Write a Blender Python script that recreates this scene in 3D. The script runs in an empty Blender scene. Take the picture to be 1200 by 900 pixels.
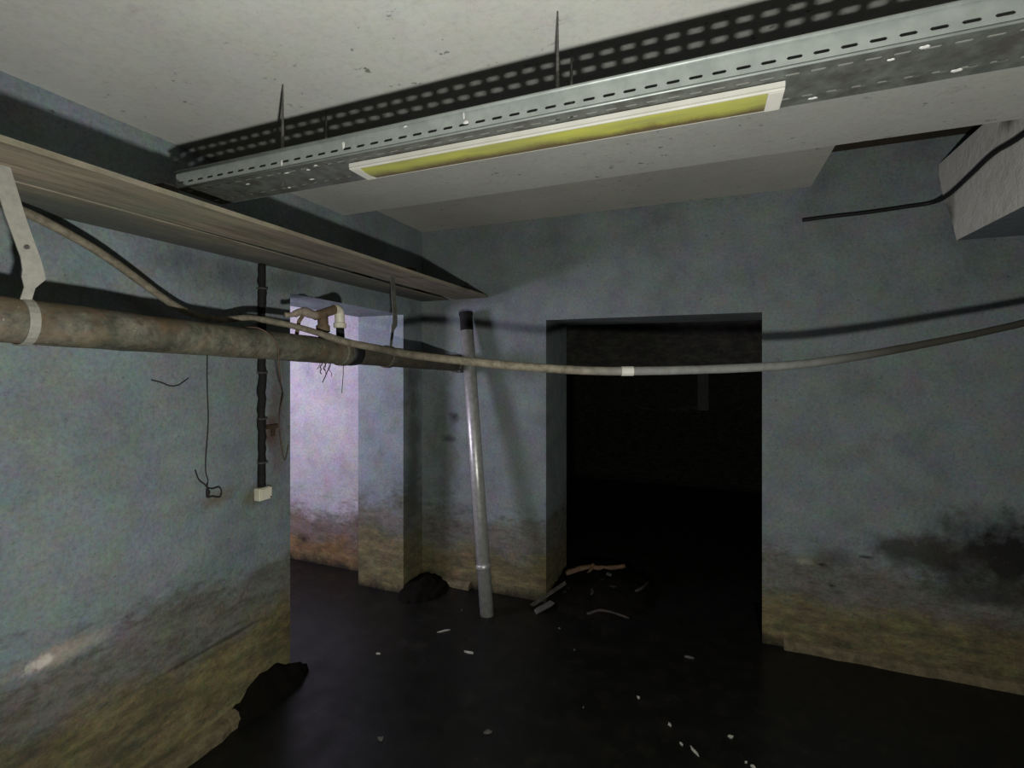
import bpy, bmesh, math, random
from mathutils import Vector, Matrix, noise
random.seed(7)
S = bpy.context.scene
C = S.collection

# ------------------------------------------------------------------ camera
cd = bpy.data.cameras.new('camera'); cam = bpy.data.objects.new('camera', cd); C.objects.link(cam)
cam.location = (0, 0, 1.46)
cam.rotation_euler = (math.radians(90), 0, math.radians(21.54))
cd.sensor_width = 36; cd.lens = 570 / 1200 * 36; cd.shift_y = -20 / 1200
cd.clip_start = 0.02
S.camera = cam

# ------------------------------------------------------------------ light
w = bpy.data.worlds.new('world'); S.world = w; w.use_nodes = True
w.node_tree.nodes['Background'].inputs[0].default_value = (0.55, 0.6, 0.75, 1)
w.node_tree.nodes['Background'].inputs[1].default_value = 0.05

def lamp(name, kind, loc, power, col, target=None, **kw):
    l = bpy.data.lights.new(name, kind); l.energy = power; l.color = col
    for k, v in kw.items(): setattr(l, k, v)
    o = bpy.data.objects.new(name, l); C.objects.link(o); o.location = loc
    if target is not None:
        o.rotation_euler = (Vector(target) - Vector(loc)).to_track_quat('-Z', 'Y').to_euler()
    return o

# the hand torch of whoever stands here, held below the lens
lamp('hand_torch', 'SPOT', (0.0, 0.10, 1.15), 112, (1.0, 1.0, 0.955), (-0.55, 2.0, 1.75),
     spot_size=math.radians(165), spot_blend=0.5, shadow_soft_size=0.026)
# cool lamp burning in the neighbouring room; it also spills through the left doorway onto the back wall
lamp('annex_lamp', 'POINT', (-3.05, 1.43, 1.53), 128, (0.82, 0.75, 1.0), shadow_soft_size=0.27)

S.view_settings.view_transform = 'Standard'; S.view_settings.look = 'None'
S.view_settings.exposure = 0.0; S.view_settings.gamma = 1.0
S.view_settings.use_curve_mapping = False

# ------------------------------------------------------------------ node helpers
BASE_SCALE = .64      # scales every base colour down, so less bounced light fills the shadows
class NT:
    def __init__(self, name):
        self.m = bpy.data.materials.new(name); self.m.use_nodes = True
        self.t = self.m.node_tree; self.n = self.t.nodes; self.l = self.t.links
        self.b = self.n['Principled BSDF']
        self.co = self.n.new('ShaderNodeTexCoord').outputs['Object']
    def set(self, sock, v):
        if hasattr(v, 'is_output') or isinstance(v, bpy.types.NodeSocket): self.l.new(v, sock)
        elif isinstance(v, (tuple, list)) and sock.type == 'RGBA': sock.default_value = (*v[:3], 1)
        else: sock.default_value = v
    def P(self, **k):
        names = dict(col='Base Color', rough='Roughness', metal='Metallic', spec='Specular IOR Level', ior='IOR', nrm='Normal', alpha='Alpha', trans='Transmission Weight')
        for a, v in k.items():
            if a == 'col': v = self.mix(1.0, v, (BASE_SCALE, BASE_SCALE, BASE_SCALE), 'MULTIPLY')
            self.set(self.b.inputs[names[a]], v)
        return self
    def noise(self, scale, detail=4, rough=.55, stretch=None, color=False, dist=0.0, offset=(0, 0, 0)):
        n = self.n.new('ShaderNodeTexNoise'); n.inputs['Scale'].default_value = scale
        n.inputs['Detail'].default_value = detail; n.inputs['Roughness'].default_value = rough
        n.inputs['Distortion'].default_value = dist
        mp = self.n.new('ShaderNodeMapping'); self.l.new(self.co, mp.inputs[0])
        mp.inputs['Scale'].default_value = stretch or (1, 1, 1); mp.inputs['Location'].default_value = offset
        self.l.new(mp.outputs[0], n.inputs['Vector'])
        return n.outputs['Color'] if color else n.outputs['Fac']
    def ramp(self, f, stops, interp='LINEAR'):
        r = self.n.new('ShaderNodeValToRGB'); e = r.color_ramp.elements; r.color_ramp.interpolation = interp
        while len(e) < len(stops): e.new(.5)
        for i, (p, c) in enumerate(stops):
            e[i].position = p; e[i].color = (*c, 1) if isinstance(c, (tuple, list)) else (c, c, c, 1)
        self.l.new(f, r.inputs[0]); return r.outputs[0]
    def mix(self, f, a, b, mode='MIX'):
        x = self.n.new('ShaderNodeMix'); x.data_type = 'RGBA'; x.blend_type = mode
        self.set(x.inputs['Factor'], f); self.set(x.inputs[6], a); self.set(x.inputs[7], b); return x.outputs[2]
    def math(self, op, a, b=0.0, c=0.0):
        x = self.n.new('ShaderNodeMath'); x.operation = op
        self.set(x.inputs[0], a); self.set(x.inputs[1], b); self.set(x.inputs[2], c); return x.outputs[0]
    def xyz(self):
        s = self.n.new('ShaderNodeSeparateXYZ'); self.l.new(self.co, s.inputs[0]); return s.outputs
    def blob(self, centre, radii, warp=0.6, scale=6):
        """soft irregular patch around a point (1 in the middle, 0 outside)"""
        s = self.n.new('ShaderNodeMapping'); s.vector_type = 'POINT'
        self.l.new(self.co, s.inputs[0])
        s.inputs['Scale'].default_value = tuple(1 / r for r in radii)
        s.inputs['Location'].default_value = tuple(-c / r for c, r in zip(centre, radii))
        ln = self.n.new('ShaderNodeVectorMath'); ln.operation = 'LENGTH'; self.l.new(s.outputs[0], ln.inputs[0])
        d = self.math('ADD', ln.outputs['Value'], self.math('MULTIPLY', self.math('SUBTRACT', self.noise(scale, 5, .65), .5), warp * 4))
        return self.ramp(d, [(0.25, 1.0), (1.0, 0.0)])
    def bump(self, h, strength=.3, dist=.01, base=None):
        b = self.n.new('ShaderNodeBump'); b.inputs['Strength'].default_value = strength; b.inputs['Distance'].default_value = dist
        self.l.new(h, b.inputs['Height'])
        if base is not None: self.l.new(base, b.inputs['Normal'])
        return b.outputs[0]

def mottle(t, col, amt=.28, scale=28):
    """faint blotches of hue, as aged distemper has"""
    c = t.noise(scale * 2.2, 3, .7, color=True)
    c2 = t.noise(9.0, 4, .65, color=True, offset=(3, 7, 1))
    out = t.mix(amt, col, c, 'OVERLAY')
    return t.mix(amt * 1.0, out, c2, 'OVERLAY')

def wall_mat(name, upper=(.285, .335, .345), upper2=(.245, .285, .29), tide=.50, brown=(.145, .13, .066),
             grey=(.20, .195, .165), ochre=(.265, .222, .105), blobs=(), dark_upper=None, scum=(.030, .025, .014)):
    t = NT(name)
    x, y, z = t.xyz()
    base = t.mix(t.ramp(t.noise(2.1, 5, .6), [(.35, 0.0), (.65, 1.0)]), upper, upper2)
    zz = t.math('ADD', z, t.math('MULTIPLY', t.math('SUBTRACT', t.noise(2.6, 7, .74, stretch=(1, 1, 1.9)), .5), .46))
    col = t.mix(t.ramp(zz, [(tide - .05, 0.0), (tide + .06, 1.0)]), grey, base)
    low = t.mix(t.ramp(t.noise(5.5, 6, .7, stretch=(1, 1, 3.5)), [(.38, 0.0), (.62, 1.0)]), brown, ochre)
    col = t.mix(t.ramp(zz, [(tide - .25, 0.0), (tide - .16, 1.0)]), low, col)
    # blotchy, streaked silt clinging below the tide mark
    bl = t.ramp(t.noise(13, 7, .78, stretch=(1, 1, 2.2), offset=(9, 9, 2)), [(.44, 0.0), (.64, 1.0)])
    wet = t.ramp(zz, [(tide - .02, 1.0), (tide + .16, 0.0)])
    col = t.mix(t.math('MULTIPLY', t.math('MULTIPLY', bl, wet), .62), col, (.055, .052, .035))
    # waterline scum
    zl = t.math('ADD', z, t.math('MULTIPLY', t.math('SUBTRACT', t.noise(9, 5, .7), .5), .15))
    col = t.mix(t.ramp(zl, [(.0, 1.0), (.075, 0.0)]), col, scum)
    # brushed smears near the tide mark
    sm = t.ramp(t.noise(4.2, 7, .72, stretch=(1, 1, 3.2), offset=(5, 2, 9)), [(.54, 0.0), (.66, 1.0)])
    band = t.ramp(zz, [(tide - .34, 0.0), (tide - .2, 1.0), (tide + .06, 1.0), (tide + .22, 0.0)])
    col = t.mix(t.math('MULTIPLY', t.math('MULTIPLY', sm, band), .65), col, (.10, .095, .08))
    for b in blobs:
        cen, rad, c, amt = b[:4]
        col = t.mix(t.math('MULTIPLY', t.blob(cen, rad, *b[4:]), amt), col, c)
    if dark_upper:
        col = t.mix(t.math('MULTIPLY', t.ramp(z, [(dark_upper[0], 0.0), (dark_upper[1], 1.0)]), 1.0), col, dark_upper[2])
    # mould specks
    sp = t.ramp(t.noise(34, 3, .75, offset=(1, 4, 2)), [(.66, 0.0), (.74, 1.0)])
    gate = t.ramp(t.noise(2.3, 3, .5, offset=(8, 1, 3)), [(.47, 0.0), (.62, 1.0)])
    col = t.mix(t.math('MULTIPLY', t.math('MULTIPLY', sp, gate), .7), col, (.05, .05, .045))
    grain = t.ramp(t.noise(75, 4, .72, offset=(6, 6, 6)), [(.30, .78), (.50, 1.0), (.70, 1.14)])
    col = t.mix(1.0, col, grain, 'MULTIPLY')
    pits = t.ramp(t.noise(44, 4, .75, stretch=(1, 1, 1.4), offset=(1, 8, 3)), [(.29, .50), (.375, 1.0)])
    col = t.mix(1.0, col, pits, 'MULTIPLY')
    cloud = t.ramp(t.noise(3.4, 6, .7, offset=(11, 3, 5)), [(.32, .78), (.5, 1.0), (.68, 1.12)])
    col = t.mix(1.0, col, cloud, 'MULTIPLY')
    col = mottle(t, col)
    h = t.math('ADD', t.math('MULTIPLY', t.noise(7, 6, .6), 1.0), t.math('MULTIPLY', t.noise(55, 4, .7), .4))
    t.P(col=col, rough=.85, spec=.25, nrm=t.bump(h, .55, .012))
    return t.m

def plain(name, col, rough=.6, metal=0.0, spec=.4, var=.35, scale=20, bumps=.15, dirt=None, stretch=None):
    t = NT(name)
    f = t.ramp(t.noise(scale, 5, .65, stretch=stretch), [(.3, 0.0), (.7, 1.0)])
    dk = tuple(c * (1 - var) for c in col) if dirt is None else dirt
    t.P(col=t.mix(f, dk, col), rough=rough, metal=metal, spec=spec, nrm=t.bump(t.noise(scale * 2.5, 4, .6, stretch=stretch), bumps, .004))
    return t.m

M = {}
M['wall_left'] = wall_mat('old_blue_distemper_left', tide=.58, blobs=(
    ((-1.8, .86, .60), (.3, .16, .035), (.46, .42, .35), .85),
    ((-1.8, .815, .595), (.3, .035, .025), (.85, .80, .70), .9, .8, 22),
    ((-1.8, 1.30, .36), (.3, .35, .012), (.03, .03, .02), .7),
    ((-1.8, 1.58, .55), (.3, .10, .05), (.10, .09, .07), .7),
    ((-1.8, 1.36, .93), (.3, .09, .05), (.20, .12, .055), .7),
    ((-1.8, 1.57, .90), (.3, .10, .06), (.14, .11, .05), .8),
    ((-1.8, 1.63, 1.17), (.3, .045, .07), (.13, .06, .025), .8),
    ((-1.8, 1.66, 1.25), (.3, .06, .5), (.16, .12, .10), .55),
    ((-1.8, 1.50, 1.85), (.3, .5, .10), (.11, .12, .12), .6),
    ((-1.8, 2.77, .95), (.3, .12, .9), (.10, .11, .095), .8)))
M['wall_back'] = wall_mat('old_blue_distemper_back', tide=.47, upper=(.26, .30, .295), upper2=(.225, .26, .255), blobs=(
    ((1.30, 2.88, .60), (.40, .4, .25), (.012, .011, .009), .97, .42, 8),
    ((1.22, 2.88, .42), (.34, .4, .10), (.035, .035, .03), .7, .6, 12),
    ((.556, 2.88, .455), (.026, .4, .012), (.02, .018, .014), .95, .3, 30),
    ((.60, 2.88, .354), (.022, .4, .010), (.03, .026, .02), .9, .3, 30),
    ((.74, 2.88, .52), (.05, .4, .010), (.03, .03, .024), .8, .5, 20),
    ((.48, 2.88, .46), (.05, .4, .02), (.42, .38, .30), .6, .5, 20),
    ((1.00, 2.88, .57), (.26, .4, .10), (.04, .036, .028), .85),
    ((.60, 2.88, .50), (.16, .4, .05), (.10, .09, .075), .6),
    ((-1.62, 2.88, .9), (.17, .4, .55), (.12, .14, .11), .7),  # dark strip left of the leaning pipe: the doorway reveal's shadow, painted in
    ((-1.55, 2.88, 1.12), (.05, .4, .05), (.02, .02, .016), .8),
    ((-1.60, 2.88, .98), (.07, .4, .03), (.02, .02, .016), .7)),
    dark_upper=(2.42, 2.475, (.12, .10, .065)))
M['wall_annex'] = wall_mat('limewashed_annex', upper=(.50, .485, .50), upper2=(.455, .44, .455), tide=.40, grey=(.21, .165, .14),
    brown=(.22, .13, .05), ochre=(.31, .22, .10), blobs=(((-2.8, 2.83, .16), (.07, .3, .05), (.05, .035, .02), .9),))
M['wall_low_bounce'] = wall_mat('low_bounce_unseen_wall', upper=(.11, .12, .115), upper2=(.08, .088, .085))  # dark colour chosen so the unseen walls bounce little light
M['wall_dark'] = wall_mat('dark_corridor', upper=(.10, .096, .08), upper2=(.06, .057, .048), tide=1.15, brown=(.004, .0037, .003),  # near-black below tide height, dark brown-grey above
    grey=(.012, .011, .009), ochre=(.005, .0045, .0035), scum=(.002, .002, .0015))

def ceiling_mat(name, a, b, specks=True):
    t = NT(name)
    col = t.mix(t.ramp(t.noise(1.8, 5, .6), [(.35, 0.0), (.65, 1.0)]), a, b)
    if specks:
        sp = t.ramp(t.noise(24, 3, .75, stretch=(1, 1.4, 1), offset=(2, 2, 0)), [(.655, 0.0), (.70, 1.0)])
        gate = t.ramp(t.noise(3.1, 2, .5, offset=(4, 4, 4)), [(.42, 0.0), (.55, 1.0)])
        col = t.mix(t.math('MULTIPLY', t.math('MULTIPLY', sp, gate), .75), col, (.09, .08, .06))
        d2 = t.ramp(t.noise(6, 6, .75, stretch=(1, 2, 1)), [(.58, 0.0), (.75, 1.0)])
        col = t.mix(t.math('MULTIPLY', d2, .4), col, (.36, .33, .26))
        pk = t.ramp(t.noise(30, 3, .7, stretch=(1, 1.7, 1), offset=(3, 3, 3)), [(.71, 0.0), (.76, 1.0)])
        col = t.mix(t.math('MULTIPLY', pk, .5), col, (.22, .19, .14))
        col = t.mix(1.0, col, t.ramp(t.noise(60, 4, .7, offset=(6, 6, 6)), [(.30, .90), (.50, 1.0), (.70, 1.04)]), 'MULTIPLY')
    col = mottle(t, col, .16, 30)
    h = t.math('ADD', t.noise(9, 5, .6), t.math('MULTIPLY', t.noise(70, 3, .6), .3))
    t.P(col=col, rough=.9, spec=.2, nrm=t.bump(h, .25, .006))
    return t.m
M['ceiling'] = ceiling_mat('whitewashed_ceiling', (.77, .78, .71), (.69, .69, .63))
M['ceiling_grey'] = ceiling_mat('greyed_ceiling', (.74, .72, .63), (.64, .62, .55))
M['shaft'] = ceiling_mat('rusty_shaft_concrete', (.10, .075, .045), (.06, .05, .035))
def beam_mat():
    t = NT('patched_plaster_beam')
    x, y, z = t.xyz()
    col = t.mix(t.ramp(t.noise(5, 5, .65), [(.35, 0.0), (.65, 1.0)]), (.90, .88, .80), (.84, .82, .74))
    g = t.ramp(t.noise(11, 6, .7, offset=(3, 1, 1)), [(.56, 0.0), (.68, 1.0)])
    col = t.mix(t.math('MULTIPLY', g, .25), col, (.40, .34, .24))
    for cen, rad in (((1.03, 2.30, 2.36), (.2, .09, .05)), ((1.03, 2.77, 2.16), (.2, .06, .12))):
        col = t.mix(t.math('MULTIPLY', t.blob(cen, rad), .8), col, (.10, .085, .06))
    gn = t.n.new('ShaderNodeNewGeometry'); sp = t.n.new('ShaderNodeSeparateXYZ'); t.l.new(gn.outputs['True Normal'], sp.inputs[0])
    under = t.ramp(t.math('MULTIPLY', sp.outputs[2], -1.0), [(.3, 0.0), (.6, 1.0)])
    col = t.mix(under, col, (.20, .23, .25))     # downward faces take a darker blue-grey
    t.P(col=mottle(t, col, .15), rough=.9, spec=.2, nrm=t.bump(t.noise(16, 6, .65), .6, .012))
    return t.m
M['beam'] = beam_mat()
M['cement'] = plain('algae_stained_cement', (.23, .19, .10), .9, scale=24, bumps=.9, dirt=(.085, .072, .036))
M['mud'] = plain('black_silt', (.010, .009, .0065), .95, spec=.04, scale=18, bumps=.8)
def metal_mat(name, a, b, dirt, rough=.45, metal=.75, amount=(.5, .62), scale=16, stretch=(1, 1, 1)):
    t = NT(name)
    col = t.mix(t.ramp(t.noise(scale * 3, 4, .6), [(.35, 0.0), (.65, 1.0)]), a, b)
    f = t.ramp(t.noise(scale, 6, .72, stretch=stretch, offset=(4, 2, 6)), [(amount[0], 0.0), (amount[1], 1.0)])
    col = t.mix(t.math('MULTIPLY', f, .8), col, dirt)
    t.P(col=col, rough=t.ramp(t.noise(scale * 2, 4, .6), [(.3, rough - .1), (.7, rough + .15)]),
        metal=t.math('MULTIPLY', t.math('SUBTRACT', 1.0, f), metal), nrm=t.bump(t.noise(scale * 5, 4, .6), .12, .003))
    return t.m
M['galv_side'] = metal_mat('galvanised_side', (.50, .54, .50), (.40, .44, .41), (.22, .20, .15), .5, .45, (.60, .75), 9)
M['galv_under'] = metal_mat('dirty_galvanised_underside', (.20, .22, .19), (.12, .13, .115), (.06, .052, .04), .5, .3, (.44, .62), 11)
M['galv_pipe'] = metal_mat('galvanised_pipe', (.72, .72, .67), (.52, .52, .48), (.28, .25, .19), .36, .45, (.6, .74), 12)
M['strap'] = metal_mat('weathered_strap', (.46, .45, .38), (.38, .37, .32), (.22, .17, .10), .6, .25, (.58, .74), 22)
M['dark_strap'] = metal_mat('tarnished_strap', (.20, .20, .17), (.13, .13, .11), (.07, .055, .04), .7, .2, (.5, .68), 22)
M['steel_rod'] = metal_mat('dull_threaded_steel', (.22, .21, .19), (.15, .145, .13), (.08, .055, .035), .5, .6, (.5, .7), 30)
def board_mat():
    t = NT('stained_fibre_board')
    col = t.mix(t.ramp(t.noise(3.0, 6, .65, stretch=(3, .8, 1)), [(.35, 0.0), (.65, 1.0)]), (.42, .36, .255), (.27, .245, .18))
    st = t.ramp(t.noise(4, 6, .7, stretch=(6, .7, 1), offset=(2, 3, 1)), [(.48, 0.0), (.66, 1.0)])
    col = t.mix(t.math('MULTIPLY', st, .75), col, (.15, .13, .09))
    gr = t.ramp(t.noise(2.2, 4, .6, offset=(6, 3, 1)), [(.55, 0.0), (.7, 1.0)])
    col = t.mix(t.math('MULTIPLY', gr, .4), col, (.20, .24, .18))
    wl = t.n.new('ShaderNodeMapRange'); t.l.new(t.math('ADD', t.xyz()[0], t.math('MULTIPLY', t.math('SUBTRACT', t.noise(5, 6, .7, stretch=(2, .8, 1)), .5), .35)), wl.inputs['Value']); wl.inputs['From Min'].default_value = -1.72; wl.inputs['From Max'].default_value = -1.55
    col = t.mix(wl.outputs[0], (.16, .165, .145), col)
    t.P(col=mottle(t, col, .15, 50), rough=.8, spec=.25, nrm=t.bump(t.noise(12, 6, .65, stretch=(5, .6, 1)), .4, .006))
    return t.m
M['board'] = board_mat()
def pipe_mat(name, a, b, rust):
    t = NT(name)
    col = t.mix(t.ramp(t.noise(9, 6, .7), [(.38, 0.0), (.60, 1.0)]), a, b)
    gp = t.ramp(t.noise(36, 5, .75, offset=(2, 5, 2)), [(.35, .55), (.5, 1.0), (.68, 1.25)])
    col = t.mix(1.0, col, gp, 'MULTIPLY')
    r = t.ramp(t.noise(5, 6, .72, offset=(7, 3, 2)), [(.50, 0.0), (.64, 1.0)])
    col = t.mix(t.math('MULTIPLY', r, .7), col, rust)
    wsp = t.ramp(t.noise(48, 2, .6, offset=(2, 9, 2)), [(.72, 0.0), (.78, 1.0)])
    col = t.mix(t.math('MULTIPLY', wsp, .8), col, (.5, .48, .42))
    t.P(col=mottle(t, col, .15), rough=.7, spec=.3, nrm=t.bump(t.noise(26, 5, .65), .5, .006))
    return t.m
M['pipe'] = pipe_mat('encrusted_drain_pipe', (.21, .20, .145), (.085, .085, .06), (.18, .11, .06))
M['pipe_dark'] = pipe_mat('dark_drain_pipe', (.11, .10, .075), (.07, .066, .05), (.12, .09, .055))
M['post_grey'] = plain('dim_grey_post', (.10, .10, .09), .9)
M['black'] = plain('black_rubber', (.016, .016, .017), .6, spec=.3)
M['conduit'] = plain('blackened_conduit', (.022, .021, .02), .8, spec=.2, scale=40, bumps=.6)
def hose_mat():
    t = NT('dusty_flexible_hose')
    x, y, z = t.xyz()
    f = t.ramp(t.math('ADD', x, t.math('MULTIPLY', t.noise(10, 3), .12)), [(-.30, 0.0), (.05, 1.0)]) if False else None
    r = t.n.new('ShaderNodeMapRange'); t.l.new(x, r.inputs['Value']); r.inputs['From Min'].default_value = -.45; r.inputs['From Max'].default_value = -.2
    a = t.mix(t.ramp(t.noise(40, 5, .7), [(.35, 0.0), (.65, 1.0)]), (.31, .275, .195), (.15, .13, .09))
    b = t.mix(t.ramp(t.noise(30, 4, .6), [(.35, 0.0), (.65, 1.0)]), (.29, .29, .27), (.22, .22, .20))
    r2 = t.n.new('ShaderNodeMapRange'); t.l.new(x, r2.inputs['Value']); r2.inputs['From Min'].default_value = .22; r2.inputs['From Max'].default_value = .62
    col = t.mix(r2.outputs[0], t.mix(r.outputs[0], a, b), (.062, .058, .044))
    t.P(col=col, rough=.7, spec=.3, nrm=t.bump(t.noise(60, 4, .6), .4, .003))
    return t.m
M['hose'] = hose_mat()
M['old_cable'] = plain('dusty_brown_cable', (.30, .27, .20), .75, scale=30, dirt=(.17, .14, .09))
M['tape'] = plain('white_tape', (.75, .73, .64), .6, var=.12)
M['white_metal'] = plain('white_enamel', (.78, .77, .70), .5, scale=9, dirt=(.64, .62, .52), bumps=.05)
def diffuser_mat():
    t = NT('yellowed_diffuser')
    col = t.mix(t.ramp(t.noise(6, 5, .6, stretch=(1, 6, 1)), [(.35, 0.0), (.65, 1.0)]), (.50, .50, .10), (.36, .36, .11))
    x, y, z = t.xyz()
    # grime that has settled along the rear rim
    g = t.math('ADD', y, t.math('MULTIPLY', t.math('SUBTRACT', t.noise(14, 5, .7, stretch=(1, .4, 1)), .5), .06))
    r = t.n.new('ShaderNodeMapRange'); t.l.new(g, r.inputs['Value']); r.inputs['From Min'].default_value = 1.058; r.inputs['From Max'].default_value = 1.086
    col = t.mix(r.outputs[0], col, (.20, .15, .07))
    t.P(col=col, rough=.45, spec=.4)
    return t.m
M['diffuser'] = diffuser_mat()
M['white_plastic'] = plain('yellowed_white_plastic', (.95, .92, .76), .45, scale=16, dirt=(.80, .74, .54), bumps=.05)
M['brown_fitting'] = plain('brown_crusted_fitting', (.25, .17, .10), .8, scale=40, bumps=.6, dirt=(.14, .10, .06))
M['grey_fitting'] = plain('greyish_scaled_pipe', (.45, .38, .30), .7, scale=30, bumps=.4, dirt=(.26, .20, .15))
M['rust'] = plain('flaking_rust', (.075, .045, .025), .9, scale=40, bumps=.8)
M['copper'] = plain('bare_copper_wire', (.15, .09, .06), .7, metal=.0, scale=30)
M['root'] = plain('dried_roots', (.035, .031, .03), .9)
M['scrap'] = plain('pale_scrap', (.52, .50, .42), .8, scale=60)
M['wood_wet'] = plain('wet_rotten_wood', (.055, .042, .03), .7, scale=30, bumps=.6, dirt=(.022, .018, .014))
M['wood_brown'] = plain('split_brown_wood', (.24, .14, .075), .75, scale=30, bumps=.6, dirt=(.12, .07, .04))
M['lath'] = plain('grey_weathered_lath', (.15, .145, .125), .75, scale=30, bumps=.5, dirt=(.07, .066, .055))
M['fleck'] = plain('white_paint_drip', (.80, .79, .74), .7, var=.1)
def water_mat():
    t = NT('black_floodwater')
    f = t.ramp(t.noise(9, 6, .7), [(.5, 0.0), (.72, 1.0)])
    col = t.mix(t.math('MULTIPLY', f, .8), (.010, .010, .0085), (.024, .021, .015))
    t.P(col=col, rough=t.ramp(t.noise(6, 4, .6), [(.3, .24), (.7, .50)]), ior=1.33, spec=.5,
        nrm=t.bump(t.noise(11, 4, .6), .12, .01))
    return t.m
M['water'] = water_mat()

# ------------------------------------------------------------------ object helpers
def tag(o, label=None, cat=None, group=None, kind=None):
    if label: o['label'] = label
    if cat: o['category'] = cat
    if group: o['group'] = group
    if kind: o['kind'] = kind
    return o
def empty(name, loc, label, cat, group=None):
    o = bpy.data.objects.new(name, None); C.objects.link(o); o.location = loc; o.empty_display_size = .05
    return tag(o, label, cat, group)
def obj(name, bm, mat, parent=None, smooth=False, mats=None):
    me = bpy.data.meshes.new(name)
    bmesh.ops.recalc_face_normals(bm, faces=bm.faces[:])
    bm.to_mesh(me); bm.free()
    for m in (mats or [mat]): me.materials.append(m)
    if smooth:
        for p in me.polygons: p.use_smooth = True
    o = bpy.data.objects.new(name, me); C.objects.link(o)
    if parent is not None:
        o.parent = parent
        o.matrix_parent_inverse = Matrix.Translation(parent.location).inverted() if parent.type == 'EMPTY' else Matrix()
        if parent.type != 'EMPTY' and parent.parent is not None: o.matrix_parent_inverse = Matrix()
    return o
# every mesh is written in room coordinates; children of an Empty undo its offset, sub-parts sit on their part unchanged
def struct(name, bm, mat, parent=None, **k):
    o = obj(name, bm, mat, parent, **k)
    if parent is None: o['kind'] = 'structure'
    return o
def bx(bm, x0, x1, y0, y1, z0, z1, bevel=0.0, mi=0):
    r = bmesh.ops.create_cube(bm, size=1)
    v = r['verts']
    bmesh.ops.scale(bm, vec=(x1 - x0, y1 - y0, z1 - z0), verts=v)
    bmesh.ops.translate(bm, vec=((x0 + x1) / 2, (y0 + y1) / 2, (z0 + z1) / 2), verts=v)
    fs = list({f for q in v for f in q.link_faces})
    for f in fs: f.material_index = mi
    if bevel:
        bmesh.ops.bevel(bm, geom=list({e for q in v for e in q.link_edges}), offset=bevel, segments=2, affect='EDGES', profile=.6)
    return bm
def box(*a, **k): return bx(bmesh.new(), *a, **k)
def prism(pts, axis, a0, a1):
    """polygon of 2-D points extruded along an axis"""
    bm = bmesh.new()
    def P(p, a): return {'x': (a, p[0], p[1]), 'y': (p[0], a, p[1]), 'z': (p[0], p[1], a)}[axis]
    A = [bm.verts.new(P(p, a0)) for p in pts]; B = [bm.verts.new(P(p, a1)) for p in pts]
    bm.faces.new(A); bm.faces.new(B[::-1])
    n = len(pts)
    for i in range(n): bm.faces.new((A[i], A[(i + 1) % n], B[(i + 1) % n], B[i]))
    bmesh.ops.recalc_face_normals(bm, faces=bm.faces[:])
    bmesh.ops.triangulate(bm, faces=[f for f in bm.faces if len(f.verts) > 4])
    return bm
def smooth_path(pts, k=8):
    P = [Vector(p) for p in pts]; P = [2 * P[0] - P[1]] + P + [2 * P[-1] - P[-2]]
    out = []
    for i in range(1, len(P) - 2):
        for j in range(k):
            t = j / k
            a, b, c, d = P[i - 1:i + 3]
            out.append(.5 * ((2 * b) + (c - a) * t + (2 * a - 5 * b + 4 * c - d) * t * t + (3 * b - a - 3 * c + d) * t ** 3))
    out.append(P[-2]); return out
def tube(bm, pts, r, seg=12, caps=True, rough=0.0):
    """swept circle; r is a number or one radius per point"""
    P = [Vector(p) for p in pts]; n = len(P)
    R = r if isinstance(r, (list, tuple)) else [r] * n
    t0 = (P[1] - P[0]).normalized()
    u = t0.orthogonal().normalized(); rings = []
    for i in range(n):
        t = (P[min(i + 1, n - 1)] - P[max(i - 1, 0)]).normalized()
        u = (u - t * u.dot(t)).normalized(); v = t.cross(u)
        ring = []
        for k in range(seg):
            a = 2 * math.pi * k / seg
            rr = R[i]
            if rough:
                q = P[i] + (u * math.cos(a) + v * math.sin(a)) * R[i]
                rr *= 1 + rough * noise.noise(q * 30)
            ring.append(bm.verts.new(P[i] + (u * math.cos(a) + v * math.sin(a)) * rr))
        rings.append(ring)
    for a, b in zip(rings, rings[1:]):
        for k in range(seg): bm.faces.new((a[k], a[(k + 1) % seg], b[(k + 1) % seg], b[k]))
    if caps: bm.faces.new(rings[0][::-1]); bm.faces.new(rings[-1])
    return bm
def T(pts, r, **k): return tube(bmesh.new(), pts, r, **k)
def hollow(pts, r, ri, seg=24):
    bm = bmesh.new(); P = [Vector(p) for p in pts]
    prof = [P[0], P[-1]]
    t = (P[-1] - P[0]).normalized(); u = t.orthogonal().normalized(); v = t.cross(u); rings = []
    for p, rr in ((P[0], ri), (P[0], r), (P[-1], r), (P[-1], ri), (P[-1] - t * .12, ri), ):
        rings.append([bm.verts.new(p + (u * math.cos(2 * math.pi * k / seg) + v * math.sin(2 * math.pi * k / seg)) * rr) for k in range(seg)])
    for a, b in zip(rings, rings[1:]):
        for k in range(seg): bm.faces.new((a[k], a[(k + 1) % seg], b[(k + 1) % seg], b[k]))
    bm.faces.new(rings[0]); bm.faces.new(rings[-1])
    return bm

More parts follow.
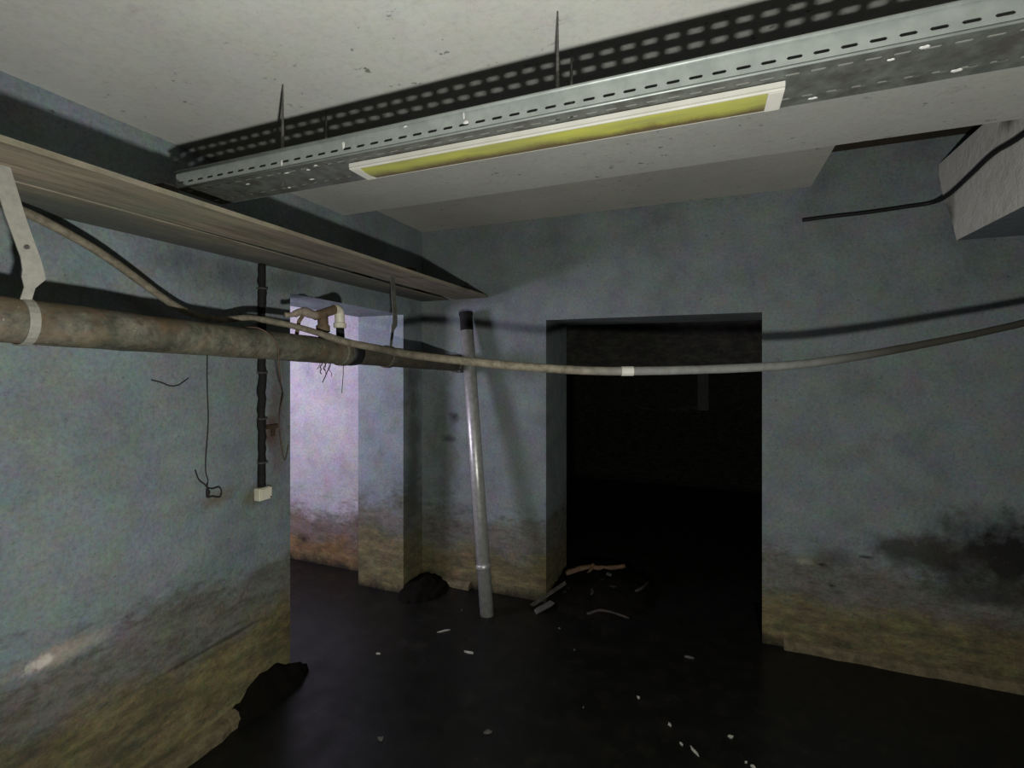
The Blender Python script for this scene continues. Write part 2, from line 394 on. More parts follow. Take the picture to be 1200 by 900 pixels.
# ------------------------------------------------------------------ the setting
XL, YB, ZC, ZU = -1.80, 2.88, 2.275, 2.385
XO = -2.155                                            # outer face of the left wall
def rough_outline(bm, amount=.004):
    for v in bm.verts:
        n = noise.noise_vector(v.co * 7)
        v.co += n * amount
    return bm
struct('floor', box(-5.2, 2.6, -1.8, 7.2, -.30, -.12), M['mud'])
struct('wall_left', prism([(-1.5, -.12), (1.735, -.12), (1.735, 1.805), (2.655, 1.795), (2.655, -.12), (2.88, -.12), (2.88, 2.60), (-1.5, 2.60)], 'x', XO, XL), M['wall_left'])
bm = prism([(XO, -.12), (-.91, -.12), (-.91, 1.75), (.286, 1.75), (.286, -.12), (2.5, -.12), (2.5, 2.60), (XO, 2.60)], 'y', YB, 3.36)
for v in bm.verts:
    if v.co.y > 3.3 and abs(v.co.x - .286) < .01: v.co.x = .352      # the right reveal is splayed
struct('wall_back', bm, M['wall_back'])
struct('wall_right', box(2.35, 2.5, -1.5, YB, -.12, 2.60), M['wall_low_bounce'])
struct('wall_front', box(XO, 2.5, -1.65, -1.5, -.12, 2.60), M['wall_low_bounce'])
struct('ceiling', box(XL, 2.35, -1.5, 2.10, ZC, 2.60), M['ceiling'])
struct('ceiling_recess', box(XL, .51, 2.10, YB, ZU, 2.60), M['ceiling_grey'])
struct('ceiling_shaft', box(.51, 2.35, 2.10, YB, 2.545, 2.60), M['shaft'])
# downstand beam at the right; its end stops short of the wall on a slant
bm = prism([(2.70, 2.015), (2.735, 2.10), (2.77, 2.16), (2.83, 2.25), (2.87, 2.36), (2.87, 2.415), (2.10, 2.43), (2.10, 2.275), (-1.5, 2.275), (-1.5, 2.03)], 'x', 1.03, 1.75)
tag(obj('trim_1', bm, M['beam']), kind='structure')
# cement skirting ledges at the waterline
def ledge(axis, a0, a1, wall, out, top, depth, seed):
    """crumbling cement skirting; out = +1/-1 is the way it stands off the wall"""
    bm = bmesh.new(); n = max(6, int((a1 - a0) / .045)); A = []
    for i in range(n + 1):
        a = a0 + (a1 - a0) * i / n
        f = 1 + .35 * noise.noise(Vector((a * 5, seed, 0))) + .25 * noise.noise(Vector((a * 19, seed, 4)))
        h = top * (1 + .22 * noise.noise(Vector((a * 7, seed, 9))))
        prof = [(0, -.10), (depth * f, -.10), (depth * f, h * .5), (depth * f * .6, h * .85), (0, h)]
        A.append([bm.verts.new((a, wall + out * d, z) if axis == 'x' else (wall + out * d, a, z)) for d, z in prof])
    for p, q in zip(A, A[1:]):
        for k in range(5): bm.faces.new((p[k], p[(k + 1) % 5], q[(k + 1) % 5], q[k]))
    bm.faces.new(A[0]); bm.faces.new(A[-1])
    return bm
struct('baseboard_back', ledge('x', .385, 2.35, YB, -1, .050, .034, 2), M['cement'])
struct('baseboard_corner', ledge('x', -1.66, -1.43, YB, -1, .045, .03, 5), M['cement'])
struct('baseboard_left', ledge('y', -1.5, 1.44, XL, 1, .058, .048, 7), M['cement'])
# neighbouring room behind the left doorway, lit by the annex lamp
struct('wall_annex_back', box(-5.0, XO, 2.83, 2.95, -.12, 2.60), M['wall_annex'])
struct('wall_annex_left', box(-5.1, -5.0, .0, 2.95, -.12, 2.60), M['wall_annex'])
struct('wall_annex_front', box(-5.0, XO, -.1, .0, -.12, 2.60), M['wall_annex'])
struct('ceiling_annex', box(-5.0, XO, 0, 2.83, 2.50, 2.60), M['wall_annex'])
# unlit passage behind the far doorway
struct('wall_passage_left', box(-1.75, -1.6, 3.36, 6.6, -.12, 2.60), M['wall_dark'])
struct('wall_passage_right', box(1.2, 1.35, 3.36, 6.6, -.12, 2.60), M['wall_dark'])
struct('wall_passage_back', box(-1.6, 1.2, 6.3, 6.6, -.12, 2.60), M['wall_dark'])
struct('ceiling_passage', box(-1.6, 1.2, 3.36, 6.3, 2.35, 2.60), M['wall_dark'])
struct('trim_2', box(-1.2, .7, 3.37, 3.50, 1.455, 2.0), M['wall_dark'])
struct('trim_3', box(-.07, .05, 6.12, 6.3, .95, 2.35), M['post_grey'])

# floodwater: one gently uneven sheet
bm = bmesh.new()
for x0, x1, y0, y1 in ((XL, 2.35, -1.5, YB), (XO, XL, 1.735, 2.655), (-5.0, XO, 0, 2.83), (-.91, .286, YB, 3.36), (-1.6, 1.2, 3.36, 6.3)):
    bm.faces.new([bm.verts.new((x, y, 0)) for x, y in ((x0, y0), (x1, y0), (x1, y1), (x0, y1))])
tag(obj('flood_water', bm, M['water']), 'black murky floodwater standing over the whole floor', 'water', kind='stuff')

# bank of silt at the foot of the left doorway's near corner
def mound(cx, cy, rx, ry, h, seed, n=26, xmin=-1.796, ymax=9):
    bm = bmesh.new(); g = {}
    for i in range(n + 1):
        for j in range(n + 1):
            a, b = i / n * 2 - 1, j / n * 2 - 1
            x, y = cx + a * rx, cy + b * ry
            q = math.sqrt(a * a + b * b)
            z = h * max(0, 1 - q) ** .7 * (1 + .35 * noise.noise(Vector((x * 14, y * 14, seed)))) + .02 * noise.noise(Vector((x * 25, y * 25, seed)))
            if q > .93: z = -.06
            g[i, j] = bm.verts.new((max(x, xmin), min(y, ymax), z))
    for i in range(n):
        for j in range(n): bm.faces.new((g[i, j], g[i + 1, j], g[i + 1, j + 1], g[i, j + 1]))
    return bm
tag(obj('silt_bank', mound(-1.80, 1.60, .085, .25, .13, 1.0), M['mud'], smooth=True), 'bank of black silt heaped at the near foot of the bright left doorway', 'mud', kind='stuff')
tag(obj('silt_bank', mound(-1.72, 2.76, .17, .22, .09, 4.0, ymax=2.876), M['mud'], smooth=True), 'low heap of black silt in the corner left of the leaning pipe', 'mud', kind='stuff')
tag(obj('silt_bank', mound(-.66, 3.22, .40, .48, .11, 9.0, xmin=-.905), M['mud'], smooth=True), 'mound of black silt under the sticks in the dark doorway', 'mud', kind='stuff')

# ------------------------------------------------------------------ slotted cable tray
def slotted(bm, x0, n, pitch, O, V, w, rows, sl=.026, sw=.0062):
    """strip of n cells along x, w wide along V from origin line O; a row = distance of the slot centres from O"""
    O = Vector(O); V = Vector(V)
    cuts = [0.0]
    for a, b in zip(rows, rows[1:]): cuts.append((a + b) / 2)
    cuts.append(w)
    cache = {}
    def vt(x, d):
        k = (round(x, 5), round(d, 5))
        if k not in cache: cache[k] = bm.verts.new(Vector((x, 0, 0)) + O + V * d)
        return cache[k]
    for ri, rc in enumerate(rows):
        d0, d1 = cuts[ri], cuts[ri + 1]
        for i in range(n):
            xa = x0 + i * pitch; xb = xa + pitch; xm = (xa + xb) / 2 + (0 if ri % 2 == 0 else 0)
            h, k = sl / 2, sw / 2; c = .003
            inner = [(xm - h + c, rc - k), (xm + h - c, rc - k), (xm + h, rc - k + c), (xm + h, rc + k - c), (xm + h - c, rc + k), (xm - h + c, rc + k), (xm - h, rc + k - c), (xm - h, rc - k + c)]
            outer = [(xa, d0), (xb, d0), (xb, d0), (xb, d1), (xb, d1), (xa, d1), (xa, d1), (xa, d0)]
            I = [vt(*p) for p in inner]; Q = [vt(*p) for p in outer]
            for a in range(8):
                b = (a + 1) % 8
                f = [I[a], I[b], Q[b]] + ([Q[a]] if Q[a] is not Q[b] else [])
                try: bm.faces.new(f)
                except ValueError: pass
    return bm
TX0, TN, TP = -1.47, 60, .041
TX1 = TX0 + TN * TP
YF, YK, ZT, ZBt = .985, 1.131, 2.040, 1.992
tray = empty('cable_tray', (TX0, YF, ZBt), 'long galvanised slotted cable tray hung on rods under the ceiling', 'cable tray')
def solid(o, th=.0016, off=1):
    m = o.modifiers.new('thickness', 'SOLIDIFY'); m.thickness = th; m.offset = off; return o
ff = solid(obj('front_flange', slotted(bmesh.new(), TX0, TN, TP, (0, YF, ZBt), (0, 0, 1), ZT - ZBt, [.017]), M['galv_side'], tray))
solid(obj('rear_flange', slotted(bmesh.new(), TX0, TN, TP, (0, YK, ZBt), (0, 0, 1), ZT - ZBt, [.017]), M['galv_side'], tray))
bp = solid(obj('bottom_plate', slotted(bmesh.new(), TX0, TN, TP, (0, YF, ZBt), (0, 1, 0), YK - YF, [.026, .114], sw=.0075), M['galv_under'], tray))
obj('rolled_lip', T([(TX0, YF - .002, ZT), (TX1, YF - .002, ZT)], .0042, seg=8), M['galv_side'], tray, smooth=True)
obj('rolled_lip', T([(TX0, YK + .002, ZT), (TX1, YK + .002, ZT)], .0042, seg=8), M['galv_side'], tray, smooth=True)
for i, (fx, fy) in enumerate(((-1.23, 1.03), (-1.06, 1.01), (-1.03, 1.07), (-.99, 1.015), (-1.14, 1.095), (-.95, 1.0), (.34, 1.0), (.30, 1.02), (.42, 1.10), (.20, 1.11), (.05, 1.115))):
    b = bmesh.new(); bmesh.ops.create_icosphere(b, subdivisions=1, radius=1)
    bmesh.ops.scale(b, vec=(random.uniform(.006, .013), random.uniform(.003, .006), .0015), verts=b.verts)
    bmesh.ops.translate(b, vec=(fx, fy, ZBt - .0022), verts=b.verts)
    obj('paint_drip', b, M['fleck'], bp)
# paint splashes on the front flange
for fx, dz, sx, sz in ((-.845, .028, .005, .011), (-.50, .020, .009, .006), (-.505, .036, .003, .010), (-1.05, .014, .004, .009), (-.66, .040, .006, .004)):
    b = bmesh.new(); bmesh.ops.create_icosphere(b, subdivisions=1, radius=1)
    for v in b.verts: v.co *= random.uniform(.6, 1.25)
    bmesh.ops.scale(b, vec=(sx, .0012, sz), verts=b.verts)
    bmesh.ops.translate(b, vec=(fx, YF - .0018, ZBt + dz), verts=b.verts)
    obj('paint_splash', b, M['fleck'], ff)

obj('folded_edge', T([(TX0, YF - .0015, ZBt), (TX1, YF - .0015, ZBt)], .0026, seg=8), M['galv_side'], tray, smooth=True)
# hanger rods
def rod(x, y, z0, label):
    t = empty('threaded_rod', (x, y, z0), label, 'rod', 'rods hanging from the ceiling')
    b = bmesh.new(); n = 46; pts = []; rad = []
    for i in range(n + 1):
        pts.append((x, y, z0 + (ZC - z0) * i / n)); f = 1 - .55 * max(0, (i / n - .35) / .65); rad.append((.0050 if i % 2 else .0042) * f)
    obj('shank', tube(b, pts, rad, seg=8), M['steel_rod'], t)
    return t
def nuts(t, x, y, z): obj('nut', T([(x, y, z), (x, y, z + .008)], .010, seg=6), M['steel_rod'], t)
t = rod(-1.13, 1.062, ZBt - .012, 'thin steel rod holding the slotted tray near its left end'); nuts(t, -1.13, 1.062, ZBt + .003)
t = rod(-.312, 1.075, ZBt - .012, 'thin steel rod holding the slotted tray above the middle of the lamp'); nuts(t, -.312, 1.075, ZBt + .003)
rod(-1.12, 1.225, 2.06, 'short rod stub behind the left tray rod, ending loose')
rod(-.318, 1.225, 2.06, 'short rod stub behind the middle tray rod, ending loose')

# ------------------------------------------------------------------ batten lamp
LX0, LX1, LY0, LY1, LZ = -.86, .14, 1.022, 1.106, ZBt - .0025
lampo = empty('batten_lamp', ((LX0 + LX1) / 2, 1.07, LZ), 'long white batten lamp with yellowed diffuser under the slotted tray', 'lamp')
d = .016
obj('housing', box(LX0, LX1, LY0, LY1, LZ - .010, LZ), M['white_metal'], lampo)
b = bmesh.new()
bx(b, LX0, LX1, LY0, LY0 + .006, LZ - d, LZ - .010, .002)
bx(b, LX0, LX1, LY1 - .006, LY1, LZ - d + .004, LZ - .010, .001)
obj('rim', b, M['white_metal'], lampo)
for xa, xb in ((LX0, LX0 + .028), (LX1 - .028, LX1)):
    obj('end_cap', box(xa, xb, LY0 + .006, LY1 - .006, LZ - d, LZ - .010, .002), M['white_metal'], lampo)
b = bmesh.new(); n = 8; prof = []
for i in range(n + 1):
    a = i / n; prof.append((LY0 + .0062 + a * (LY1 - LY0 - .0124), LZ - d + .003 - .004 * math.sin(math.pi * a)))
prof += [(LY1 - .0062, LZ - .0102), (LY0 + .0062, LZ - .0102)]
obj('diffuser', prism(prof, 'x', LX0 + .0282, LX1 - .0282), M['diffuser'], lampo)

# ------------------------------------------------------------------ board duct along the left wall
brd = empty('board_shelf', (-1.55, .8, 1.91), 'long stained two-board shelf running along the left wall above the pipe', 'shelf')
def board(x0, x1, z, y1, th, taper=0.0):
    b = bmesh.new(); n = 40; A = []
    for i in range(n + 1):
        y = -1.3 + (y1 + 1.3) * i / n
        s = .0015 * noise.noise(Vector((x0, y * 1.7, 0))); xe = x1 - taper * min(1, max(0, (y - .9) / 1.4))
        e0 = .0025 * noise.noise(Vector((x0 * 9, y * 4, 3))); e1 = .0025 * noise.noise(Vector((x1 * 9, y * 4, 5)))
        A.append([b.verts.new(p) for p in ((x0 + e0, y, z + s), (xe + e1, y, z + s), (xe + e1, y, z + th + s), (x0 + e0, y, z + th + s))])
    for p, q in zip(A, A[1:]):
        for k in range(4): b.faces.new((p[k], p[(k + 1) % 4], q[(k + 1) % 4], q[k]))
    b.faces.new(A[0]); b.faces.new(A[-1])
    return b
obj('board', board(-1.535, -1.300, 1.908, 2.872, .014), M['board'], brd)
obj('board', board(-1.795, -1.549, 1.907, 2.872, .004, .040), M['board'], brd)
for y in (-.6, .9, 2.1, 2.7):
    obj('batten', box(-1.795, -1.36, y - .02, y + .02, 1.931, 1.96), M['wood_wet'], brd)

# ------------------------------------------------------------------ drain pipe along the left wall
def pz(y): return 1.592 - .0385 * y
pipe = empty('drain_pipe', (-1.5, 0, 1.58), 'thick grimy drain pipe running along the left wall below the board shelf', 'pipe')
def seg_pts(y0, y1, n=24): return [(-1.5, y0 + (y1 - y0) * i / n, pz(y0 + (y1 - y0) * i / n)) for i in range(n + 1)]
obj('near_length', T(seg_pts(-1.4, 1.755, 60), .0535, seg=28, rough=.05), M['pipe'], pipe, smooth=True)
obj('far_length', T(seg_pts(1.755, 2.875), .0505, seg=28, rough=.04), M['pipe_dark'], pipe, smooth=True)
obj('coupling', T([(-1.5, y, pz(y)) for y in (1.715, 1.72, 1.755, 1.76)], [.054, .0605, .0605, .054], seg=28), M['pipe'], pipe, smooth=False)
obj('seal_ring', T([(-1.5, y, pz(y)) for y in (1.765, 1.79, 1.83)], [.057, .058, .054], seg=28), M['black'], pipe, smooth=True)
obj('coupling', T([(-1.5, y, pz(y)) for y in (2.05, 2.055, 2.085, 2.09)], [.051, .0575, .0575, .051], seg=28), M['pipe_dark'], pipe)
obj('end_collar', T([(-1.5, y, pz(y)) for y in (2.78, 2.785, 2.875)], [.051, .060, .060], seg=28), M['pipe_dark'], pipe)
obj('bolt', T([(-1.462, 2.775, pz(2.77) - .05), (-1.440, 2.765, pz(2.77) - .05)], .009, seg=6), M['steel_rod'], pipe)

# branch fitting on top of the pipe, in the bright doorway
fit = empty('branch_fitting', (-1.5, 1.63, 1.59), 'crusted branch pipe with white elbow on the drain pipe in the bright doorway', 'pipe fitting')
zt = pz(1.63)
b = bmesh.new()
tube(b, [(-1.5, 1.625, zt + .045), (-1.5, 1.622, zt + .075), (-1.5, 1.622, zt + .08), (-1.5, 1.622, zt + .105), (-1.5, 1.622, zt + .11), (-1.5, 1.62, 1.69)], [.021, .021, .027, .027, .021, .020], seg=16, rough=.12)
obj('riser', b, M['brown_fitting'], fit, smooth=True)
b = bmesh.new(); tube(b, smooth_path([(-1.5, 1.575, 1.672), (-1.5, 1.62, 1.685), (-1.5, 1.66, 1.700), (-1.5, 1.694, 1.712)], 5), .020, seg=16, rough=.1)
obj('cross_arm', b, M['brown_fitting'], fit, smooth=True)
b = bmesh.new(); tube(b, smooth_path([(-1.515, 1.435, 1.662), (-1.51, 1.47, 1.667), (-1.5, 1.505, 1.683), (-1.5, 1.55, 1.678), (-1.5, 1.580, 1.674)], 5), [.010] * 6 + [.014] * 5 + [.0185] * 10, seg=14, rough=.1)
obj('tapered_end', b, M['grey_fitting'], fit, smooth=True)
b = bmesh.new(); tube(b, [(-1.51, 1.525, 1.674), (-1.528, 1.518, 1.645), (-1.535, 1.512, 1.588)], .0075, seg=10); obj('stay', b, M['brown_fitting'], fit, smooth=True)
b = bmesh.new(); tube(b, smooth_path([(-1.5, 1.688, 1.711), (-1.5, 1.706, 1.712), (-1.5, 1.719, 1.702), (-1.5, 1.722, 1.685), (-1.5, 1.724, 1.655)], 6), .021, seg=18)
obj('elbow', b, M['white_plastic'], fit, smooth=True)
obj('union_nut', T([(-1.5, 1.724, z) for z in (1.632, 1.635, 1.653, 1.656)], [.0235, .0270, .0270, .0235], seg=12), M['white_plastic'], fit)
obj('black_stub', T([(-1.5, 1.725, 1.634), (-1.5, 1.727, 1.60), (-1.5, 1.728, 1.56)], [.017, .018, .019], seg=14), M['black'], fit, smooth=True)

# roots dangling under the pipe in the doorway
rt = empty('dried_roots', (-1.5, 1.66, 1.47), 'dried dark roots dangling under the drain pipe in the bright doorway', 'roots')
for k, (y, L) in enumerate(((1.605, .05), (1.615, .07), (1.63, .035), (1.645, .06), (1.655, .085), (1.60, .03))):
    p = [Vector((-1.49, y, pz(y) - .050))]
    for i in range(5): p.append(p[-1] + Vector((random.uniform(-.006, .006), random.uniform(-.009, .009), -L / 5)))
    obj('strand', T(smooth_path(p, 3), .0013 if k % 2 else .0022, seg=5), M['root'], rt)
sw = T([(-1.49, 1.735, pz(1.735) - .055), (-1.489, 1.733, 1.43), (-1.49, 1.729, 1.385), (-1.488, 1.722, 1.345)], .0016, seg=5)
tag(obj('hanging_thread', sw, M['root']), 'single dark thread hanging under the pipe beside the roots', 'thread')

# hanger straps
def strip(pts, widths, th=.003):
    """flat band along points; widths per point, broad side along y"""
    b = bmesh.new(); A = []
    for (p, wd) in zip(pts, widths):
        p = Vector(p)
        A.append([b.verts.new(p + Vector(v)) for v in ((-th, -wd / 2, 0), (0, -wd / 2, 0), (0, wd / 2, 0), (-th, wd / 2, 0))])
    for p, q in zip(A, A[1:]):
        for k in range(4): b.faces.new((p[k], p[(k + 1) % 4], q[(k + 1) % 4], q[k]))
    b.faces.new(A[0]); b.faces.new(A[-1]); return b
def hanger(y, label, sc=1.0, lean=.0, mat='strap'):
    t = empty('pipe_hanger', (-1.46, y, 1.63), label, 'strap', 'pipe hanger straps')
    z0 = pz(y)
    obj('strap', strip([(-1.445, y - lean, 1.907), (-1.447, y - lean * .55, 1.80), (-1.449, y - lean * .1, 1.71), (-1.452, y, 1.682), (-1.458, y + .003, 1.668), (-1.464, y - .002, 1.645), (-1.475, y - .004, z0 + .0495)],
                     [.036 * sc, .037 * sc, .037 * sc, .040 * sc, .044 * sc, .020 * sc, .021 * sc]), M[mat], t)
    obj('bolt', T([(-1.450, y - lean * .25, 1.735), (-1.443, y - lean * .25, 1.735)], .0048, seg=8), M['steel_rod'], t)
    b = bmesh.new(); n = 20; A = []
    for i in range(n + 1):
        a = math.radians(66 - 312 * i / n); r = .0545
        c = Vector((-1.5 + math.cos(a) * r, y, z0 + math.sin(a) * r)); c2 = Vector((-1.5 + math.cos(a) * (r + .003), y, z0 + math.sin(a) * (r + .003)))
        A.append([b.verts.new(q + Vector((0, e, 0))) for q, e in ((c, -.010 * sc), (c2, -.010 * sc), (c2, .010 * sc), (c, .010 * sc))])
    for p, q in zip(A, A[1:]):
        for k in range(4): b.faces.new((p[k], p[(k + 1) % 4], q[(k + 1) % 4], q[k]))
    b.faces.new(A[0]); b.faces.new(A[-1])
    obj('pipe_band', b, M[mat], t)
hanger(.645, 'pale flat metal hanger strap at the left edge, from shelf to pipe', 1.0, .062)
hanger(2.07, 'thin dark hanger strap crossing the right side of the bright doorway', 1.0, .03, 'dark_strap')

# ------------------------------------------------------------------ cables
hose_pts = [(-1.72, .30, 1.99 - .10), (-1.66, .62, 1.885), (-1.665, .86, 1.815), (-1.69, 1.14, 1.665), (-1.675, 1.27, 1.635), (-1.60, 1.36, 1.645), (-1.50, 1.50, 1.616), (-1.40, 1.64, 1.566), (-1.30, 1.715, 1.541), (-1.058, 1.63, 1.507), (-.794, 1.60, 1.479), (-.528, 1.67, 1.455), (-.254, 1.76, 1.445), (.20, 1.93, 1.460), (.439, 1.99, 1.487), (.745, 2.08, 1.547), (1.022, 2.19, 1.612), (1.5, 2.40, 1.74), (2.345, 2.66, 1.97)]
hs = empty('flexible_hose', (-.25, 1.76, 1.445), 'long dusty hose slung across the room from the pipe to the right wall', 'hose')
P = smooth_path(hose_pts, 10)
rad = []
for p in P:
    rad.append(.0125 if p.x < -1.45 else (.0155 if p.x < .4 else max(.0125, .0155 - (p.x - .4) * .008)))
obj('sheath', T(P, rad, seg=14, rough=.07), M['hose'], hs, smooth=True)
k = min(range(len(P)), key=lambda i: (P[i] - Vector((-.254, 1.76, 1.445))).length)
dirv = (P[k + 1] - P[k - 1]).normalized()
obj('tape_band', T([P[k] - dirv * .021, P[k] + dirv * .021], .0172, seg=16), M['tape'], hs, smooth=False)
tag(hs.children[1], 'white tape band')

# black cable on the right wall and beam
cb = T(smooth_path([(.47, 2.868, 2.213), (.60, 2.868, 2.218), (.74, 2.866, 2.220), (.90, 2.866, 2.229), (1.00, 2.85, 2.233), (1.018, 2.74, 2.232), (1.018, 2.55, 2.25), (1.018, 2.38, 2.268), (1.018, 2.2, 2.257), (1.018, 1.8, 2.262), (1.018, 1.0, 2.26)], 8), [.0095] * 81, seg=10)
tag(obj('black_cable', cb, M['black'], smooth=True), 'black cable bending from the back wall onto the pale beam', 'cable')

# conduit strip and junction box on the left wall
cn = empty('cable_conduit', (XL, 1.567, .93), 'blackened vertical conduit on the left wall above the white box', 'conduit')
b = bmesh.new(); tube(b, [(XL + .012, 1.567 + .0015 * noise.noise(Vector((0, 0, z * 6))), z) for z in [.935 + i * .0243 for i in range(41)]], (.0165), seg=10, rough=.5)
obj('casing', b, M['conduit'], cn, smooth=True)
for z in (1.045, 1.235, 1.435, 1.80):
    obj('clip', box(XL + .001, XL + .030, 1.567 - .018, 1.567 + .018, z - .004, z + .004, .0015), M['steel_rod'], cn)
jb = empty('junction_box', (XL, 1.566, .91), 'small yellowed white junction box at the foot of the black conduit', 'junction box')
obj('body', box(XL + .001, XL + .036, 1.566 - .031, 1.566 + .031, .884, .939, .006), M['white_plastic'], jb)
cv = obj('cover', box(XL + .036, XL + .043, 1.566 - .028, 1.566 + .028, .887, .936, .003), M['white_plastic'], jb)
obj('screw', T([(XL + .043, 1.587, .894), (XL + .0455, 1.587, .894)], .004, seg=8), M['steel_rod'], cv)

# wires on the left wall
wr = empty('wall_wire', (XL, 1.317, 1.0), 'thin dark wire hanging down the left wall into a tangle', 'wire')
obj('wire', T(smooth_path([(XL + .03, 1.31, 1.60), (XL + .012, 1.318, 1.50), (XL + .012, 1.318, 1.38), (XL + .012, 1.322, 1.25), (XL + .012, 1.312, 1.11), (XL + .010, 1.314, 1.05), (XL + .010, 1.322, 1.02), (XL + .010, 1.318, .99)], 6), .0020, seg=6), M['root'], wr)
obj('tangle', T(smooth_path([(XL + .012, 1.27, 1.07), (XL + .012, 1.285, 1.03), (XL + .014, 1.312, 1.00), (XL + .016, 1.322, .965), (XL + .016, 1.318, .955), (XL + .018, 1.335, .955), (XL + .018, 1.365, .945), (XL + .018, 1.373, .965), (XL + .018, 1.362, .985), (XL + .016, 1.335, .985), (XL + .012, 1.318, .995), (XL + .010, 1.318, 1.01)], 6), .0025, seg=6), M['root'], wr)
obj('knot', T([(XL + .012, 1.318, .955), (XL + .014, 1.320, .975), (XL + .012, 1.318, .99)], [.004, .008, .004], seg=8), M['root'], wr, smooth=True)
tag(obj('wall_thread', T(smooth_path([(XL + .004, 1.118, 1.415), (XL + .005, 1.15, 1.405), (XL + .005, 1.18, 1.392), (XL + .005, 1.21, 1.393), (XL + .004, 1.235, 1.408), (XL + .004, 1.25, 1.418)], 5), .0022, seg=5), M['root']), 'short sagging dark thread on the left wall left of the hanging wire', 'thread')
tag(obj('copper_wire', T(smooth_path([(-1.52, 1.25, 1.600), (-1.47, 1.27, 1.598), (-1.443, 1.30, 1.575), (-1.436, 1.325, 1.54), (-1.440, 1.335, 1.48), (-1.46, 1.36, 1.42), (-1.56, 1.46, 1.37), (-1.70, 1.60, 1.34), (-1.78, 1.655, 1.25), (-1.785, 1.662, 1.15), (-1.785, 1.675, 1.08), (-1.785, 1.687, 1.035), (-1.785, 1.70, 1.055), (-1.787, 1.712, 1.10)], 8), .0024, seg=6), M['copper'], smooth=True), 'thin copper wire looped over the pipe and hanging beside the conduit', 'wire')
br = empty('rusty_bracket', (XL, 1.63, 1.19), 'small rusty bracket on the left wall just right of the conduit', 'bracket')
obj('arm', box(XL + .001, XL + .02, 1.592, 1.648, 1.186, 1.204, .003), M['rust'], br)
obj('tail', box(XL + .001, XL + .016, 1.622, 1.636, 1.15, 1.186, .003), M['rust'], br)

# ------------------------------------------------------------------ leaning pipe post
pf, ptp = Vector((-1.178, 2.605, -.10)), Vector((-1.432, 2.815, 1.808))
post = empty('leaning_pipe', (-1.19, 2.615, 0), 'grey galvanised steel pipe leaning in the corner beside the dark doorway', 'pipe')
dv = (ptp - pf).normalized()
obj('tube', hollow([pf, ptp], .0415, .037, 28), M['galv_pipe'], post, smooth=False)
for p in post.children[0].data.polygons: p.use_smooth = len(p.vertices) == 4
obj('top_collar', hollow([ptp - dv * .013, ptp + dv * .003], .0455, .0418, 28), M['conduit'], post)
q = pf + dv * .36
obj('weld_ring', T([q, q + dv * .006, q + dv * .02, q + dv * .026], [.042, .0455, .0455, .042], seg=28), M['galv_pipe'], post, smooth=True)

# ------------------------------------------------------------------ debris in the dark doorway
def stick(name, a, b_, r, mat, label, cat, group=None, bend=.02, seed=0):
    rnd = random.Random(seed); a, b_ = Vector(a), Vector(b_)
    m1 = a.lerp(b_, .33) + Vector((rnd.uniform(-bend, bend), rnd.uniform(-bend, bend), rnd.uniform(0, bend)))
    m2 = a.lerp(b_, .66) + Vector((rnd.uniform(-bend, bend), rnd.uniform(-bend, bend), rnd.uniform(0, bend)))
    P = smooth_path([a, m1, m2, b_], 5); n = len(P)
    o = obj(name, T(P, [r * (1 - .45 * i / n) for i in range(n)], seg=8, rough=.5), mat, smooth=True)
    return tag(o, label, cat, group)
def lath(a, b_, wd, th, mat, label, name='broken_lath', cat='lath', group=None):
    a, b_ = Vector(a), Vector(b_); d = b_ - a
    bm = bmesh.new(); bx(bm, -wd / 2, wd / 2, 0, d.length, -th / 2, th / 2)
    for v in bm.verts: v.co += Vector((0, random.uniform(-.02, .02), 0))
    R = d.to_track_quat('Y', 'Z').to_matrix().to_4x4()
    bm.transform(Matrix.Translation(a) @ R)
    return tag(obj(name, bm, mat), label, cat, group)
stick('branch', (-.86, 3.17, .07), (-.50, 3.36, .105), .022, M['wood_brown'], 'thick split brown branch lying across the top of the debris heap', 'branch', bend=.04, seed=3)
stick('branch', (-.74, 3.10, .03), (-.70, 3.28, .12), .017, M['wood_brown'], 'short brown branch stub propped under the split branch', 'branch', bend=.01, seed=5)
lath((-.58, 2.93, .012), (-.58, 3.22, .10), .035, .010, M['lath'], 'grey lath standing on end right of the brown branch stub')
lath((-.97, 2.80, .012), (-.83, 3.02, .075), .024, .009, M['lath'], 'grey lath slanting up at the left foot of the dark doorway')
lath((-.93, 2.74, .006), (-.86, 2.83, .03), .045, .008, M['lath'], 'short broad lath piece in the water before the dark doorway', name='broken_lath')
G = 'rotten sticks in the debris heap'
for i, (a, b_) in enumerate((((-.86, 2.95, .02), (-.55, 3.10, .07)), ((-.80, 3.0, .05), (-.40, 3.20, .03)), ((-.95, 3.05, .03), (-.62, 3.0, .06)), ((-.70, 2.84, .0), (-.60, 3.15, .09)), ((-.50, 3.0, .01), (-.34, 3.3, .05)), ((-.66, 2.78, .005), (-.40, 2.86, .01)))):
    stick('rotten_stick', a, b_, .011, M['wood_wet'], 'curved wet stick lying nearest the viewer, in the water before the debris heap' if i == 5 else 'dark wet rotten stick in the heap in the black doorway', 'stick', G, .03, 20 + i)

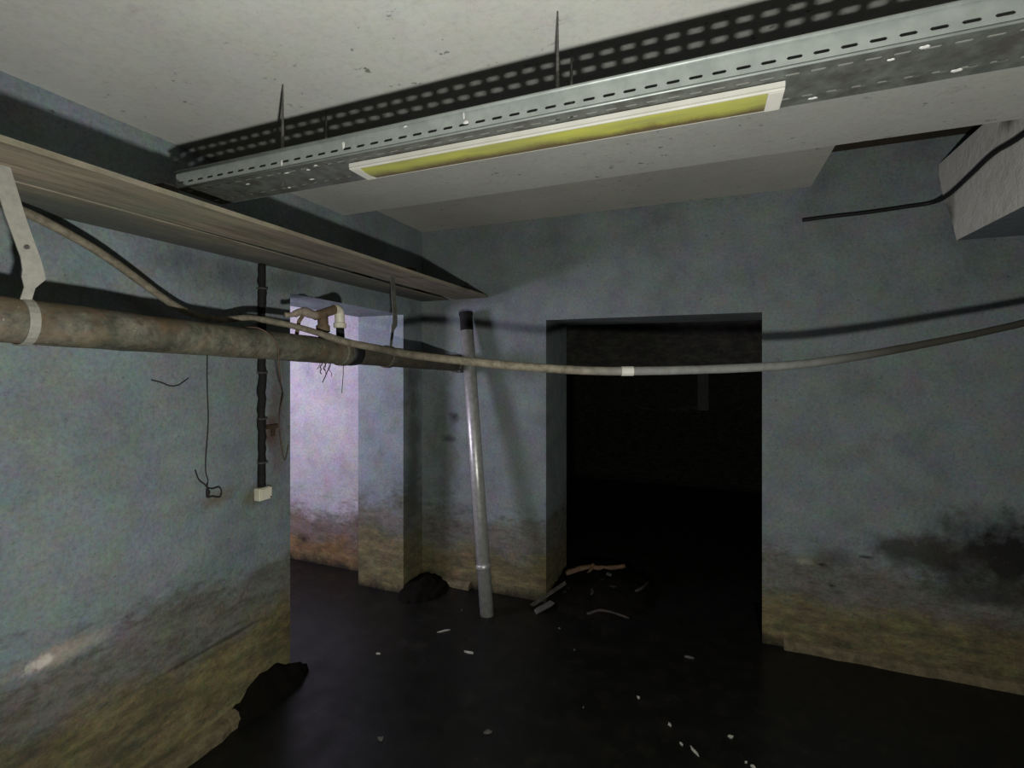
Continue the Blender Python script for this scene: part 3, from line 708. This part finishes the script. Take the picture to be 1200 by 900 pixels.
# ------------------------------------------------------------------ scraps floating on the water
def scrap(x, y, L, W, rot, seed):
    rnd = random.Random(seed); bm = bmesh.new(); n = 9; top = []; bot = []
    for i in range(n):
        a = 2 * math.pi * i / n; k = rnd.uniform(.6, 1.15)
        px, py = math.cos(a) * L / 2 * k, math.sin(a) * W / 2 * k
        X = x + px * math.cos(rot) - py * math.sin(rot); Y = y + px * math.sin(rot) + py * math.cos(rot)
        h = .003 + rnd.uniform(0, .004)
        top.append(bm.verts.new((X, Y, h))); bot.append(bm.verts.new((X, Y, -.002)))
    c = bm.verts.new((x, y, .008))
    for i in range(n):
        j = (i + 1) % n
        bm.faces.new((top[i], top[j], c)); bm.faces.new((bot[i], bot[j], top[j], top[i]))
    bm.faces.new(bot)
    return bm
named = [
    (-1.336, 2.36, .085, .010, .75, 'thin pale sliver floating just left of the leaning pipe foot'),
    (-1.115, 2.231, .055, .016, .15, 'pale flat scrap floating in front of the leaning pipe foot'),
    (-.035, 1.972, .050, .012, -.9, 'longest white scrap floating at the bottom right of the picture'),
    (.098, 2.10, .022, .014, .3, 'bright white chip floating a little apart, bottom right'),
    (-1.54, 2.05, .022, .012, .4, 'small pale chip floating near the silt at the left doorway'),
    (-1.178, 1.585, .028, .022, .1, 'round dull scrap floating alone in the near left water'),
    (-.805, 1.77, .034, .022, .5, 'dull ochre scrap floating at the bottom middle of the picture'),
    (-.066, 2.60, .05, .016, .1, 'dim grey scrap floating before the right side of the dark doorway'),
]
for i, (x, y, L, W, r, lab) in enumerate(named):
    tag(obj('floating_scrap', scrap(x, y, L, W, r, 50 + i), M['scrap'] if i not in (5, 6, 7) else M['lath']), lab, 'scrap', 'scraps floating on the floodwater')
for i, (x, y) in enumerate(((-.082, 1.99), (.145, 1.985), (.165, 1.975), (-.27, 2.20), (-.13, 2.08), (-.62, 2.45), (-.75, 2.62), (-.48, 2.05), (-1.35, 2.6))):
    L = random.uniform(.008, .022)
    tag(obj('floating_chip', scrap(x, y, L, L * .6, random.uniform(0, 3), 80 + i), M['scrap'] if i < 5 else M['lath']), 'tiny pale chip floating on the black water', 'scrap', 'tiny chips floating on the floodwater')
